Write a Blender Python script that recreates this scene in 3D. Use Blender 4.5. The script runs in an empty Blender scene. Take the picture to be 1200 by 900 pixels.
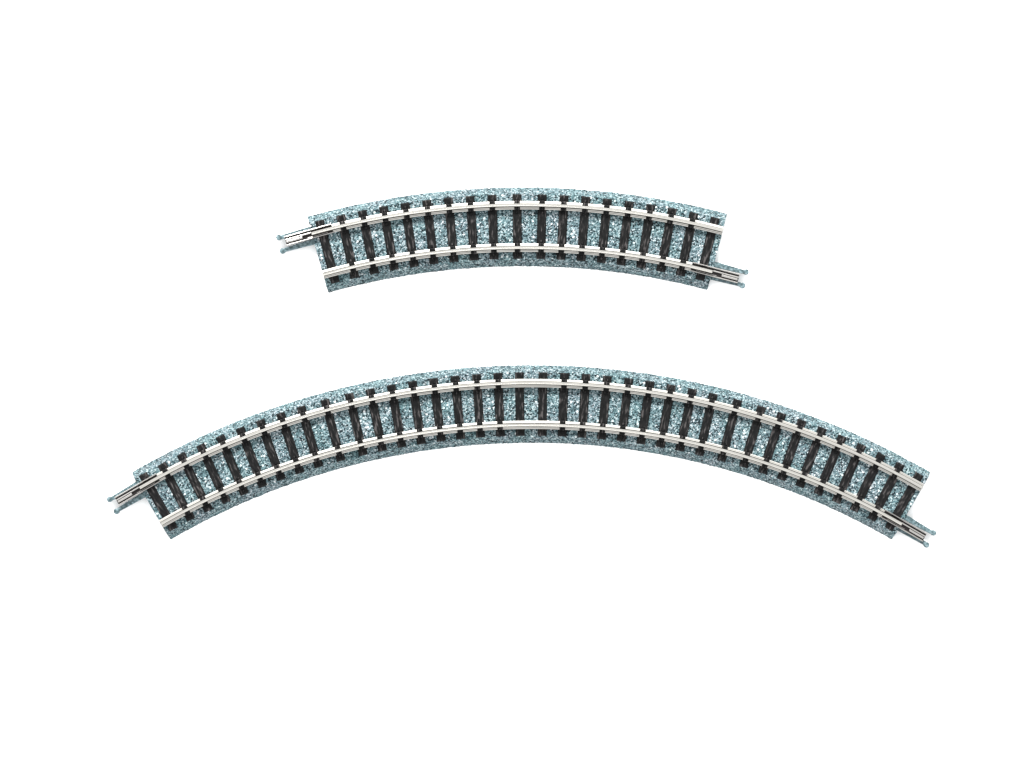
import bpy, bmesh, math, random
from mathutils import Vector, noise, Matrix

S = bpy.context.scene
C = S.collection
MM = 0.001
PX = 5.04                      # photo pixels per millimetre

# ------------------------------------------------------------------ camera
CAM_H = 1.5
cam_d = bpy.data.cameras.new("camera")
cam = bpy.data.objects.new("camera", cam_d)
C.objects.link(cam)
S.camera = cam
cam.location = (0, 0, CAM_H)
cam.rotation_euler = (0, 0, 0)
cam_d.sensor_width = 36.0
cam_d.lens = 36.0 * (CAM_H - 0.0033) / (1200 / PX * MM)
cam_d.clip_start = 0.05
cam_d.clip_end = 20

# ------------------------------------------------------------------ light
W = bpy.data.worlds.new("World")
S.world = W
W.use_nodes = True
wb = W.node_tree.nodes["Background"]
wb.inputs[0].default_value = (1.0, 1.0, 1.0, 1)
wb.inputs[1].default_value = 1.45

def area(name, loc, target, size, power, col=(1, 1, 1)):
    d = bpy.data.lights.new(name, 'AREA')
    d.shape = 'RECTANGLE'
    d.size, d.size_y = size
    d.energy = power
    d.color = col
    o = bpy.data.objects.new(name, d)
    o.location = loc
    o.rotation_euler = (Vector(target) - Vector(loc)).to_track_quat('-Z', 'Y').to_euler()
    C.objects.link(o)
    return o
area("softbox_lamp", (-0.15, 0.85, 0.85), (0, 0, 0), (0.40, 0.20), 32, (1.0, 0.985, 0.96))

S.view_settings.view_transform = 'Standard'
S.view_settings.look = 'None'
S.view_settings.exposure = 0.5
S.view_settings.gamma = 1
S.view_settings.use_curve_mapping = False
S.render.filter_size = 1.1

# ------------------------------------------------------------------ materials
def mat(name):
    m = bpy.data.materials.new(name)
    m.use_nodes = True
    nt = m.node_tree
    return m, nt, nt.nodes["Principled BSDF"]

def N(nt, t, **kw):
    n = nt.nodes.new(t)
    for k, v in kw.items():
        setattr(n, k, v)
    return n

def ramp(nt, stops, interp='LINEAR'):
    r = N(nt, 'ShaderNodeValToRGB')
    cr = r.color_ramp
    cr.interpolation = interp
    while len(cr.elements) < len(stops):
        cr.elements.new(0.5)
    for e, (p, c) in zip(cr.elements, stops):
        e.position = p
        e.color = (*c, 1)
    return r

def make_ballast():
    m, nt, b = mat("teal_grey_ballast")
    L = nt.links.new
    tc = N(nt, 'ShaderNodeTexCoord')
    wn = N(nt, 'ShaderNodeTexNoise'); wn.inputs['Scale'].default_value = 2600; wn.inputs['Detail'].default_value = 2
    L(tc.outputs['Object'], wn.inputs['Vector'])
    mx = N(nt, 'ShaderNodeVectorMath', operation='SCALE'); mx.inputs['Scale'].default_value = 0.0004
    L(wn.outputs['Color'], mx.inputs[0])
    ad = N(nt, 'ShaderNodeVectorMath', operation='ADD')
    L(tc.outputs['Object'], ad.inputs[0]); L(mx.outputs[0], ad.inputs[1])
    v = N(nt, 'ShaderNodeTexVoronoi'); v.inputs['Scale'].default_value = 3900
    L(ad.outputs[0], v.inputs['Vector'])
    sp = N(nt, 'ShaderNodeSeparateColor')
    L(v.outputs['Color'], sp.inputs[0])
    r = ramp(nt, [(0.0, (0.002, 0.004, 0.006)), (0.24, (0.008, 0.017, 0.021)), (0.37, (0.048, 0.082, 0.092)),
                  (0.64, (0.080, 0.126, 0.139)), (0.82, (0.145, 0.192, 0.206)), (1.0, (0.32, 0.36, 0.372))])
    L(sp.outputs[0], r.inputs[0])
    # a few larger pale chips
    v2 = N(nt, 'ShaderNodeTexVoronoi'); v2.inputs['Scale'].default_value = 1350
    L(ad.outputs[0], v2.inputs['Vector'])
    sp2 = N(nt, 'ShaderNodeSeparateColor'); L(v2.outputs['Color'], sp2.inputs[0])
    th = N(nt, 'ShaderNodeMath', operation='GREATER_THAN'); th.inputs[1].default_value = 0.90
    L(sp2.outputs[1], th.inputs[0])
    near = N(nt, 'ShaderNodeMath', operation='LESS_THAN'); near.inputs[1].default_value = 0.36
    L(v2.outputs['Distance'], near.inputs[0])
    ml = N(nt, 'ShaderNodeMath', operation='MULTIPLY'); L(th.outputs[0], ml.inputs[0]); L(near.outputs[0], ml.inputs[1])
    sx = N(nt, 'ShaderNodeSeparateXYZ'); L(tc.outputs['Object'], sx.inputs[0])
    flat = N(nt, 'ShaderNodeMath', operation='GREATER_THAN'); flat.inputs[1].default_value = 0.0027
    L(sx.outputs[2], flat.inputs[0])
    m2 = N(nt, 'ShaderNodeMath', operation='MULTIPLY'); L(ml.outputs[0], m2.inputs[0]); L(flat.outputs[0], m2.inputs[1])
    ml = m2
    mixc = N(nt, 'ShaderNodeMix', data_type='RGBA'); L(ml.outputs[0], mixc.inputs[0])
    L(r.outputs[0], mixc.inputs[6]); mixc.inputs[7].default_value = (0.40, 0.43, 0.435, 1)
    # slow tint drift
    n3 = N(nt, 'ShaderNodeTexNoise'); n3.inputs['Scale'].default_value = 220; n3.inputs['Detail'].default_value = 3
    L(tc.outputs['Object'], n3.inputs['Vector'])
    r3 = ramp(nt, [(0.35, (0.90, 1.0, 0.99)), (0.65, (1.07, 1.03, 1.05))])
    L(n3.outputs[0], r3.inputs[0])
    mm = N(nt, 'ShaderNodeMix', data_type='RGBA', blend_type='MULTIPLY'); mm.inputs[0].default_value = 1
    L(mixc.outputs[2], mm.inputs[6]); L(r3.outputs[0], mm.inputs[7])
    L(mm.outputs[2], b.inputs['Base Color'])
    b.inputs['Roughness'].default_value = 0.75
    b.inputs['Specular IOR Level'].default_value = 0.12
    bp = N(nt, 'ShaderNodeBump'); bp.invert = True
    bp.inputs['Strength'].default_value = 0.9; bp.inputs['Distance'].default_value = 0.00022
    L(v.outputs['Distance'], bp.inputs['Height'])
    L(bp.outputs[0], b.inputs['Normal'])
    return m

def make_sleeper_mat():
    m, nt, b = mat("black_brown_plastic")
    L = nt.links.new
    tc = N(nt, 'ShaderNodeTexCoord')
    oi = N(nt, 'ShaderNodeObjectInfo')
    mp = N(nt, 'ShaderNodeMapping')
    mp.inputs['Rotation'].default_value = (0, 0, math.radians(-32))
    mp.inputs['Scale'].default_value = (2300, 480, 1200)
    L(tc.outputs['Object'], mp.inputs['Vector'])
    ofs = N(nt, 'ShaderNodeMath', operation='MULTIPLY'); ofs.inputs[1].default_value = 50
    L(oi.outputs['Random'], ofs.inputs[0])
    ad = N(nt, 'ShaderNodeVectorMath', operation='ADD')
    L(mp.outputs[0], ad.inputs[0]); L(ofs.outputs[0], ad.inputs[1])
    n = N(nt, 'ShaderNodeTexNoise'); n.inputs['Scale'].default_value = 1; n.inputs['Detail'].default_value = 4
    L(ad.outputs[0], n.inputs['Vector'])
    r = ramp(nt, [(0.44, (0.0028, 0.003, 0.0032)), (0.56, (0.006, 0.006, 0.0062)), (0.67, (0.042, 0.039, 0.039))])
    L(n.outputs[0], r.inputs[0])
    L(r.outputs[0], b.inputs['Base Color'])
    b.inputs['Roughness'].default_value = 0.5
    b.inputs['Specular IOR Level'].default_value = 0.07
    bp = N(nt, 'ShaderNodeBump')
    bp.inputs['Strength'].default_value = 0.8; bp.inputs['Distance'].default_value = 0.0003
    L(n.outputs[0], bp.inputs['Height']); L(bp.outputs[0], b.inputs['Normal'])
    return m

def make_metal(name, col, rough, lo=0.8):
    m, nt, b = mat(name)
    L = nt.links.new
    uv = N(nt, 'ShaderNodeUVMap')
    mp = N(nt, 'ShaderNodeMapping'); mp.inputs['Scale'].default_value = (0.10, 11.0, 1)
    L(uv.outputs[0], mp.inputs['Vector'])
    n = N(nt, 'ShaderNodeTexNoise'); n.inputs['Scale'].default_value = 1.0; n.inputs['Detail'].default_value = 4
    L(mp.outputs[0], n.inputs['Vector'])
    r = ramp(nt, [(0.32, tuple(c * lo for c in col)), (0.66, col)])
    L(n.outputs[0], r.inputs[0]); L(r.outputs[0], b.inputs['Base Color'])
    b.inputs['Metallic'].default_value = 1
    rr = N(nt, 'ShaderNodeMapRange'); rr.inputs[3].default_value = rough + 0.1; rr.inputs[4].default_value = rough - 0.06
    L(n.outputs[0], rr.inputs[0]); L(rr.outputs[0], b.inputs['Roughness'])
    return m

def make_prong_mat():
    m, nt, b = mat("teal_grey_plastic")
    L = nt.links.new
    tc = N(nt, 'ShaderNodeTexCoord')
    n = N(nt, 'ShaderNodeTexNoise'); n.inputs['Scale'].default_value = 1500; n.inputs['Detail'].default_value = 4
    L(tc.outputs['Object'], n.inputs['Vector'])
    r = ramp(nt, [(0.36, (0.018, 0.034, 0.038)), (0.52, (0.054, 0.088, 0.098)), (0.68, (0.125, 0.17, 0.185))])
    L(n.outputs[0], r.inputs[0]); L(r.outputs[0], b.inputs['Base Color'])
    b.inputs['Roughness'].default_value = 0.45
    b.inputs['Specular IOR Level'].default_value = 0.25
    return m

def make_paper():
    m, nt, b = mat("white_paper")
    L = nt.links.new
    tc = N(nt, 'ShaderNodeTexCoord')
    n = N(nt, 'ShaderNodeTexNoise'); n.inputs['Scale'].default_value = 800; n.inputs['Detail'].default_value = 3
    L(tc.outputs['Object'], n.inputs['Vector'])
    r = ramp(nt, [(0.3, (0.88, 0.88, 0.88)), (0.7, (0.90, 0.90, 0.90))])
    L(n.outputs[0], r.inputs[0]); L(r.outputs[0], b.inputs['Base Color'])
    b.inputs['Roughness'].default_value = 0.9
    b.inputs['Specular IOR Level'].default_value = 0.1
    return m

M_BALLAST = make_ballast()
M_TIE = make_sleeper_mat()
M_RAIL = make_metal("nickel_silver", (0.465, 0.456, 0.428), 0.32, 0.50)
M_JOIN = make_metal("bright_folded_nickel", (0.40, 0.39, 0.375), 0.28, 0.32)
M_WEB = make_metal("shade_dark_rail_web", (0.10, 0.09, 0.075), 0.5)  # dark colour stands in for shade beside the rail head
M_DARK = make_metal("shade_dark_channel", (0.022, 0.020, 0.020), 0.5)  # near-black colour painting the shade inside the joiner channel
M_PRONG = make_prong_mat()
M_PAPER = make_paper()

# ------------------------------------------------------------------ helpers
def finish(name, bm, m, parent=None, smooth=False):
    bmesh.ops.recalc_face_normals(bm, faces=bm.faces)
    me = bpy.data.meshes.new(name)
    bm.to_mesh(me); bm.free()
    me.materials.append(m)
    if smooth:
        for p in me.polygons: p.use_smooth = True
    o = bpy.data.objects.new(name, me)
    C.objects.link(o)
    if parent: o.parent = parent
    return o

def add_box(bm, x0, x1, y0, y1, z0, z1, bev=0.0, mtx=None):
    """box in mm; bevelled; returned in metres, optionally moved by mtx"""
    g = bmesh.ops.create_cube(bm, size=1)
    vs = g['verts']
    for v in vs:
        v.co = Vector(((x0 + x1) / 2 + v.co.x * (x1 - x0), (y0 + y1) / 2 + v.co.y * (y1 - y0), (z0 + z1) / 2 + v.co.z * (z1 - z0))) * MM
    if bev:
        es = list({e for v in vs for e in v.link_edges})
        r = bmesh.ops.bevel(bm, geom=es, offset=bev * MM, segments=2, affect='EDGES', profile=0.5)
        vs = [v for v in r['verts']]
    if mtx:
        for v in vs: v.co = mtx @ v.co

def polar(R, ro, th, z):
    return Vector(((R + ro) * math.sin(th), (R + ro) * math.cos(th) - R, z)) * MM

def sweep(R, rings, uvscale=1.0):
    """rings: list of (theta, [(ro,z)...]) with equal point counts; closed profile; capped"""
    bm = bmesh.new()
    uvl = bm.loops.layers.uv.new("UVMap")
    vr = [[bm.verts.new(polar(R, ro, th, z)) for ro, z in prof] for th, prof in rings]
    n = len(rings[0][1])
    def set_uv(f, data):
        for l, d in zip(f.loops, data): l[uvl].uv = d
    for i in range(len(rings) - 1):
        a = rings[i][0] * R; b = rings[i + 1][0] * R
        for j in range(n):
            k = (j + 1) % n
            try:
                f = bm.faces.new((vr[i][j], vr[i][k], vr[i + 1][k], vr[i + 1][j]))
                set_uv(f, ((a, j), (a, j + 1), (b, j + 1), (b, j)))
            except ValueError:
                pass
    bm.faces.new(vr[0]); bm.faces.new(list(reversed(vr[-1])))
    return bm

# ------------------------------------------------------------------ track dimensions (mm)
RAD = 177.0
GAUGE = 4.85          # rail centre from the track centre
ZB = 3.0              # top of ballast
ZT = 3.35             # top of sleepers
END_IN, END_OUT = 4.9, 6.3     # joiner reach inside and outside the ballast end
rnd = random.Random(4)

def rail_profile(ro, foot):
    h = [(0.95, 0.0), (0.95, 0.24), (0.74, 0.29), (0.69, 0.14), (0.64, 0.36), (0.47, 0.395), (0.41, 0.18), (0.20, 0.20), (0.20, 1.30), (0.32, 1.42), (0.32, 1.90), (0.27, 2.0), (0.10, 2.0), (0.07, 1.90)]
    if foot < 0.95:
        h = [(min(d, foot), z) for d, z in h]
        h = [(d - 0.0008 * i if d == foot else d, z) for i, (d, z) in enumerate(h)]
    right = [(ro + d, ZT + z) for d, z in h]
    left = [(ro - d, ZT + z) for d, z in reversed(h)]
    return right + left

def rail(root, half, ro, joiner_side):
    eps = 1e-5
    jang = END_IN / (RAD + ro)
    n = max(40, int(half * 2 * 180 / math.pi * 3))
    rings = []
    ths = [-half + 2 * half * i / n for i in range(n + 1)]
    for th in ths:
        narrow = (joiner_side < 0 and th < -half + jang) or (joiner_side > 0 and th > half - jang)
        rings.append((th, rail_profile(ro, 0.5 if narrow else 0.95)))
    out = []
    for i, rg in enumerate(rings):
        out.append(rg)
        if i + 1 < len(rings) and abs(rings[i + 1][1][0][0] - rg[1][0][0]) > 0.1:
            edge = (-half + jang) if joiner_side < 0 else (half - jang)
            out.append((edge - eps, rg[1])); out.append((edge + eps, rings[i + 1][1]))
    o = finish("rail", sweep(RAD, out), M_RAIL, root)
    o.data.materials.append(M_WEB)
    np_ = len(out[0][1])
    shade = {2, 5, 6, 7, 8, np_ - 4, np_ - 7, np_ - 8, np_ - 9, np_ - 10}   # web and grooves coloured dark to draw shadow lines
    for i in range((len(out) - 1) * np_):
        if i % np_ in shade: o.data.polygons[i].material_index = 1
    return o

def ballast(root, half, seed):
    bm = bmesh.new()
    step = 0.22
    nth = int(2 * half * RAD / step)
    prof = [(-9.08, 0.0)]
    for i in range(1, 12):
        f = i / 12
        prof.append((-9.08 + 1.5 * f, 0.15 + (ZB - 0.25) * f))
    k = int(2 * 7.5 / step)
    prof += [(-7.5 + 15.0 * i / k, ZB) for i in range(k + 1)]
    prof += [(-a, z) for a, z in reversed(prof[:12])]
    off = Vector((seed * 13.7, seed * 5.1, 0))
    vr = []
    for i in range(nth + 1):
        th = -half + 2 * half * i / nth
        row = []
        for (ro, z) in prof:
            p = Vector(((RAD + ro) * math.sin(th), (RAD + ro) * math.cos(th) - RAD, z))
            q = (p + off) * 2.3
            d = noise.noise_vector(q) * 0.12 + noise.noise_vector(p * 0.8 + off) * 0.07
            edge = i == 0 or i == nth
            side = math.radians(0)
            row.append(bm.verts.new((p + Vector((d.x * (0.8 if edge else 1), d.y, max(d.z, -z) * 0.9))) * MM))
        vr.append(row)
    for i in range(nth):
        for j in range(len(prof) - 1):
            bm.faces.new((vr[i][j], vr[i + 1][j], vr[i + 1][j + 1], vr[i][j + 1]))
    bm.faces.new(vr[0]); bm.faces.new(list(reversed(vr[-1])))
    bm.faces.new([r[0] for r in reversed(vr)] + [r[-1] for r in vr])
    return finish("ballast_bed", bm, M_BALLAST, root, smooth=True)

def sleeper_mesh(seed):
    """x across the sleeper, y along it (radial); rounded edges, moulded wood grain"""
    bm = bmesh.new()
    hw, hl = 1.04, 7.4
    xs = [-hw, -hw * 0.93] + [hw * (-0.86 + 1.72 * i / 7) for i in range(8)] + [hw * 0.93, hw]
    ny = 70
    ys = [-hl, -hl + 0.08] + [-hl + 0.16 + (2 * hl - 0.32) * i / ny for i in range(ny + 1)] + [hl - 0.08, hl]
    g = []
    for y in ys:
        row = []
        for x in xs:
            ex = max(0, abs(x) - hw * 0.86) / (hw * 0.14)
            ey = max(0, abs(y) - (hl - 0.16)) / 0.16
            e = min(1, max(ex, ey))
            z = ZT - 0.22 * e * e
            a = math.radians(32)
            u = x * math.cos(a) + y * math.sin(a) * 0.55
            z += 0.16 * noise.noise(Vector((u * 3.2, y * 0.55 + seed * 9.1, seed * 3.3)))
            if abs(abs(y) - GAUGE) < 1.0: z = min(z, ZT - 0.01)
            row.append(bm.verts.new(Vector((x, y, z)) * MM))
        g.append(row)
    for i in range(len(ys) - 1):
        for j in range(len(xs) - 1):
            bm.faces.new((g[i][j], g[i][j + 1], g[i + 1][j + 1], g[i + 1][j]))
    border = g[0] + [r[-1] for r in g[1:]] + list(reversed(g[-1][:-1])) + [r[0] for r in reversed(g[1:-1])]
    low = [bm.verts.new(Vector((v.co.x, v.co.y, 2.2 * MM))) for v in border]
    for i in range(len(border)):
        k = (i + 1) % len(border)
        bm.faces.new((border[i], low[i], low[k], border[k]))
    bm.faces.new(low)
    bmesh.ops.recalc_face_normals(bm, faces=bm.faces)
    me = bpy.data.meshes.new("sleeper"); bm.to_mesh(me); bm.free()
    me.materials.append(M_TIE)
    for p in me.polygons: p.use_smooth = True
    return me

def chair_mesh():
    """two moulded lugs gripping the rail foot, with a bolt head outside each"""
    bm = bmesh.new()
    for s in (-1, 1):
        a, b = sorted((s * 0.345, s * 1.12))
        add_box(bm, -0.66, 0.66, a, b, -0.2, 0.72, 0.16)
        r = bmesh.ops.create_cone(bm, cap_ends=True, segments=10, radius1=0.34 * MM, radius2=0.24 * MM, depth=0.5 * MM)
        for v in r['verts']:
            v.co += Vector((0, s * 1.55, 0.05)) * MM
    bmesh.ops.recalc_face_normals(bm, faces=bm.faces)
    me = bpy.data.meshes.new("rail_chair"); bm.to_mesh(me); bm.free()
    me.materials.append(M_TIE)
    return me

TIES = [sleeper_mesh(i) for i in range(6)]
CHAIR = chair_mesh()

def sleeper(root, th, chairs):
    o = bpy.data.objects.new("sleeper", TIES[rnd.randrange(6)])
    C.objects.link(o); o.parent = root
    # object origin sits on the track centre line, on the table
    o.location = polar(RAD, 0, th, 0)
    o.rotation_euler = (0, 0, -th + rnd.uniform(-0.004, 0.004))
    if chairs:
        for ro in (GAUGE, -GAUGE):
            c = bpy.data.objects.new("rail_chair", CHAIR)
            C.objects.link(c); c.parent = o
            c.location = (0, ro * MM, ZT * MM)
    return o

def end_frame(th, ro, side):
    """x outward along the tangent, y outward from the curve's centre"""
    p = polar(RAD, ro, th, 0)
    tx = Vector((math.cos(th), -math.sin(th), 0)) * side
    ny = Vector((math.sin(th), math.cos(th), 0))
    return Matrix(((tx.x, ny.x, 0, p.x), (tx.y, ny.y, 0, p.y), (0, 0, 1, 0), (0, 0, 0, 1)))

def strip_uv(bm, mtx_inv):
    uvl = bm.loops.layers.uv.verify()
    for f in bm.faces:
        for l in f.loops:
            q = mtx_inv @ l.vert.co
            l[uvl].uv = (q.x / MM, (q.y + q.z) / MM * 2.5)

def joiner(root, half, side):
    ro = GAUGE if side < 0 else -GAUGE
    mt = end_frame(side * half, ro, side); inv = mt.inverted()
    bm = bmesh.new()
    for s in (-1, 1):
        a, b = sorted((s * 0.86, s * 1.08))
        add_box(bm, -END_IN, END_OUT, a, b, ZT - 0.15, ZT + 0.72, 0.07, mt)
    add_box(bm, -END_IN + 0.05, END_OUT - 0.05, -0.84, 0.84, ZT - 0.20, ZT - 0.09, 0, mt)
    strip_uv(bm, inv)
    j = finish("rail_joiner", bm, M_JOIN, root)
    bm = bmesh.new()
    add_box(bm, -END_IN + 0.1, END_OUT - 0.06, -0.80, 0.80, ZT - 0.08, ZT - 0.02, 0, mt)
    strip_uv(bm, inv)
    finish("channel_shade", bm, M_DARK, j)  # thin dark sheet added for the joiner's inner shading
    bm = bmesh.new()
    add_box(bm, 0.15, END_OUT - 0.10, 0.12, 0.42, ZT - 0.01, ZT + 0.50, 0.06, mt)
    add_box(bm, 2.3, END_OUT - 0.25, -0.50, -0.02, ZT - 0.01, ZT + 0.62, 0.07, mt)
    add_box(bm, -3.6, 1.2, -0.70, -0.60, ZT - 0.01, ZT + 0.55, 0.03, mt)
    strip_uv(bm, inv)
    finish("spring_leaf", bm, M_JOIN, j)
    # the two plastic prongs either side of the joiner
    shift = -0.35 if side < 0 else 0.35
    for s in (-1, 1):
        bm = bmesh.new()
        c = shift + s * 1.5
        # outline: root, taper, neck and rounded barbed tip
        tip = END_OUT + 1.25
        out = [(-0.8, c - 0.62), (1.0, c - 0.60), (tip - 1.3, c - 0.48), (tip - 0.6, c - 0.46)]
        for k in range(13):
            a = math.radians(-125 + 250 * k / 12)
            out.append((tip + 0.68 * math.cos(a), c + s * 0.12 + 0.66 * math.sin(a)))
        out += [(tip - 0.6, c + 0.46), (tip - 1.3, c + 0.48), (1.0, c + 0.60), (-0.8, c + 0.62)]
        vs = [bm.verts.new(Vector((x, y, 0.7)) * MM) for x, y in out]
        f = bm.faces.new(vs)
        r = bmesh.ops.extrude_face_region(bm, geom=[f])
        for v in r['geom']:
            if isinstance(v, bmesh.types.BMVert): v.co.z = 2.75 * MM
        top = [e for e in bm.edges if all(abs(v.co.z - 2.75 * MM) < 1e-7 for v in e.verts)]
        bmesh.ops.bevel(bm, geom=top, offset=0.16 * MM, segments=3, affect='EDGES', profile=0.5)
        # small moulded pip half way along
        p = bmesh.ops.create_cone(bm, cap_ends=True, segments=10, radius1=0.22 * MM, radius2=0.16 * MM, depth=0.5 * MM)
        for v in p['verts']: v.co += Vector((3.3, c + s * 0.22, 2.75)) * MM
        for v in bm.verts: v.co = mt @ v.co
        finish("coupling_prong", bm, M_PRONG, root)

def track(loc_px, rot, scale, halves, label, seed):
    root = bpy.data.objects.new("curved_track", None)
    root.empty_display_size = 0.01
    C.objects.link(root)
    root.location = ((loc_px[0] - 600) / PX * MM, (450 - loc_px[1]) / PX * MM, 0)
    root.rotation_euler = (0, 0, rot)
    root.scale = (scale,) * 3
    root["label"] = label
    root["category"] = "model track"
    root["group"] = "curved model railway track pieces"
    half = math.radians(15.0 * halves)
    ballast(root, half, seed)
    rail(root, half, GAUGE, -1)
    rail(root, half, -GAUGE, 1)
    mids = [0] if halves == 1 else [-15.1, 15.1]
    for m in mids:
        for k in range(-9, 10):
            d = 0 if k == 0 else math.copysign(1.80 + 1.555 * (abs(k) - 1), k)
            sleeper(root, math.radians(m + d), abs(k) < 9)
    for side in (-1, 1):
        joiner(root, half, side)
    return root

# ------------------------------------------------------------------ the setting
bm = bmesh.new()
bmesh.ops.create_grid(bm, x_segments=2, y_segments=2, size=1.5)
g = finish("tabletop", bm, M_PAPER)
g["kind"] = "structure"

# ------------------------------------------------------------------ the two track pieces
track((606.2, 265.4), math.radians(0.42), 1.015, 1,
      "shorter curved model railway track with nineteen black sleepers, lying above the long curve", 1)
track((622.5, 473.4), 0.0, 1.0, 2,
      "longer curved model railway track with thirty-eight black sleepers, arching below the short piece", 2)
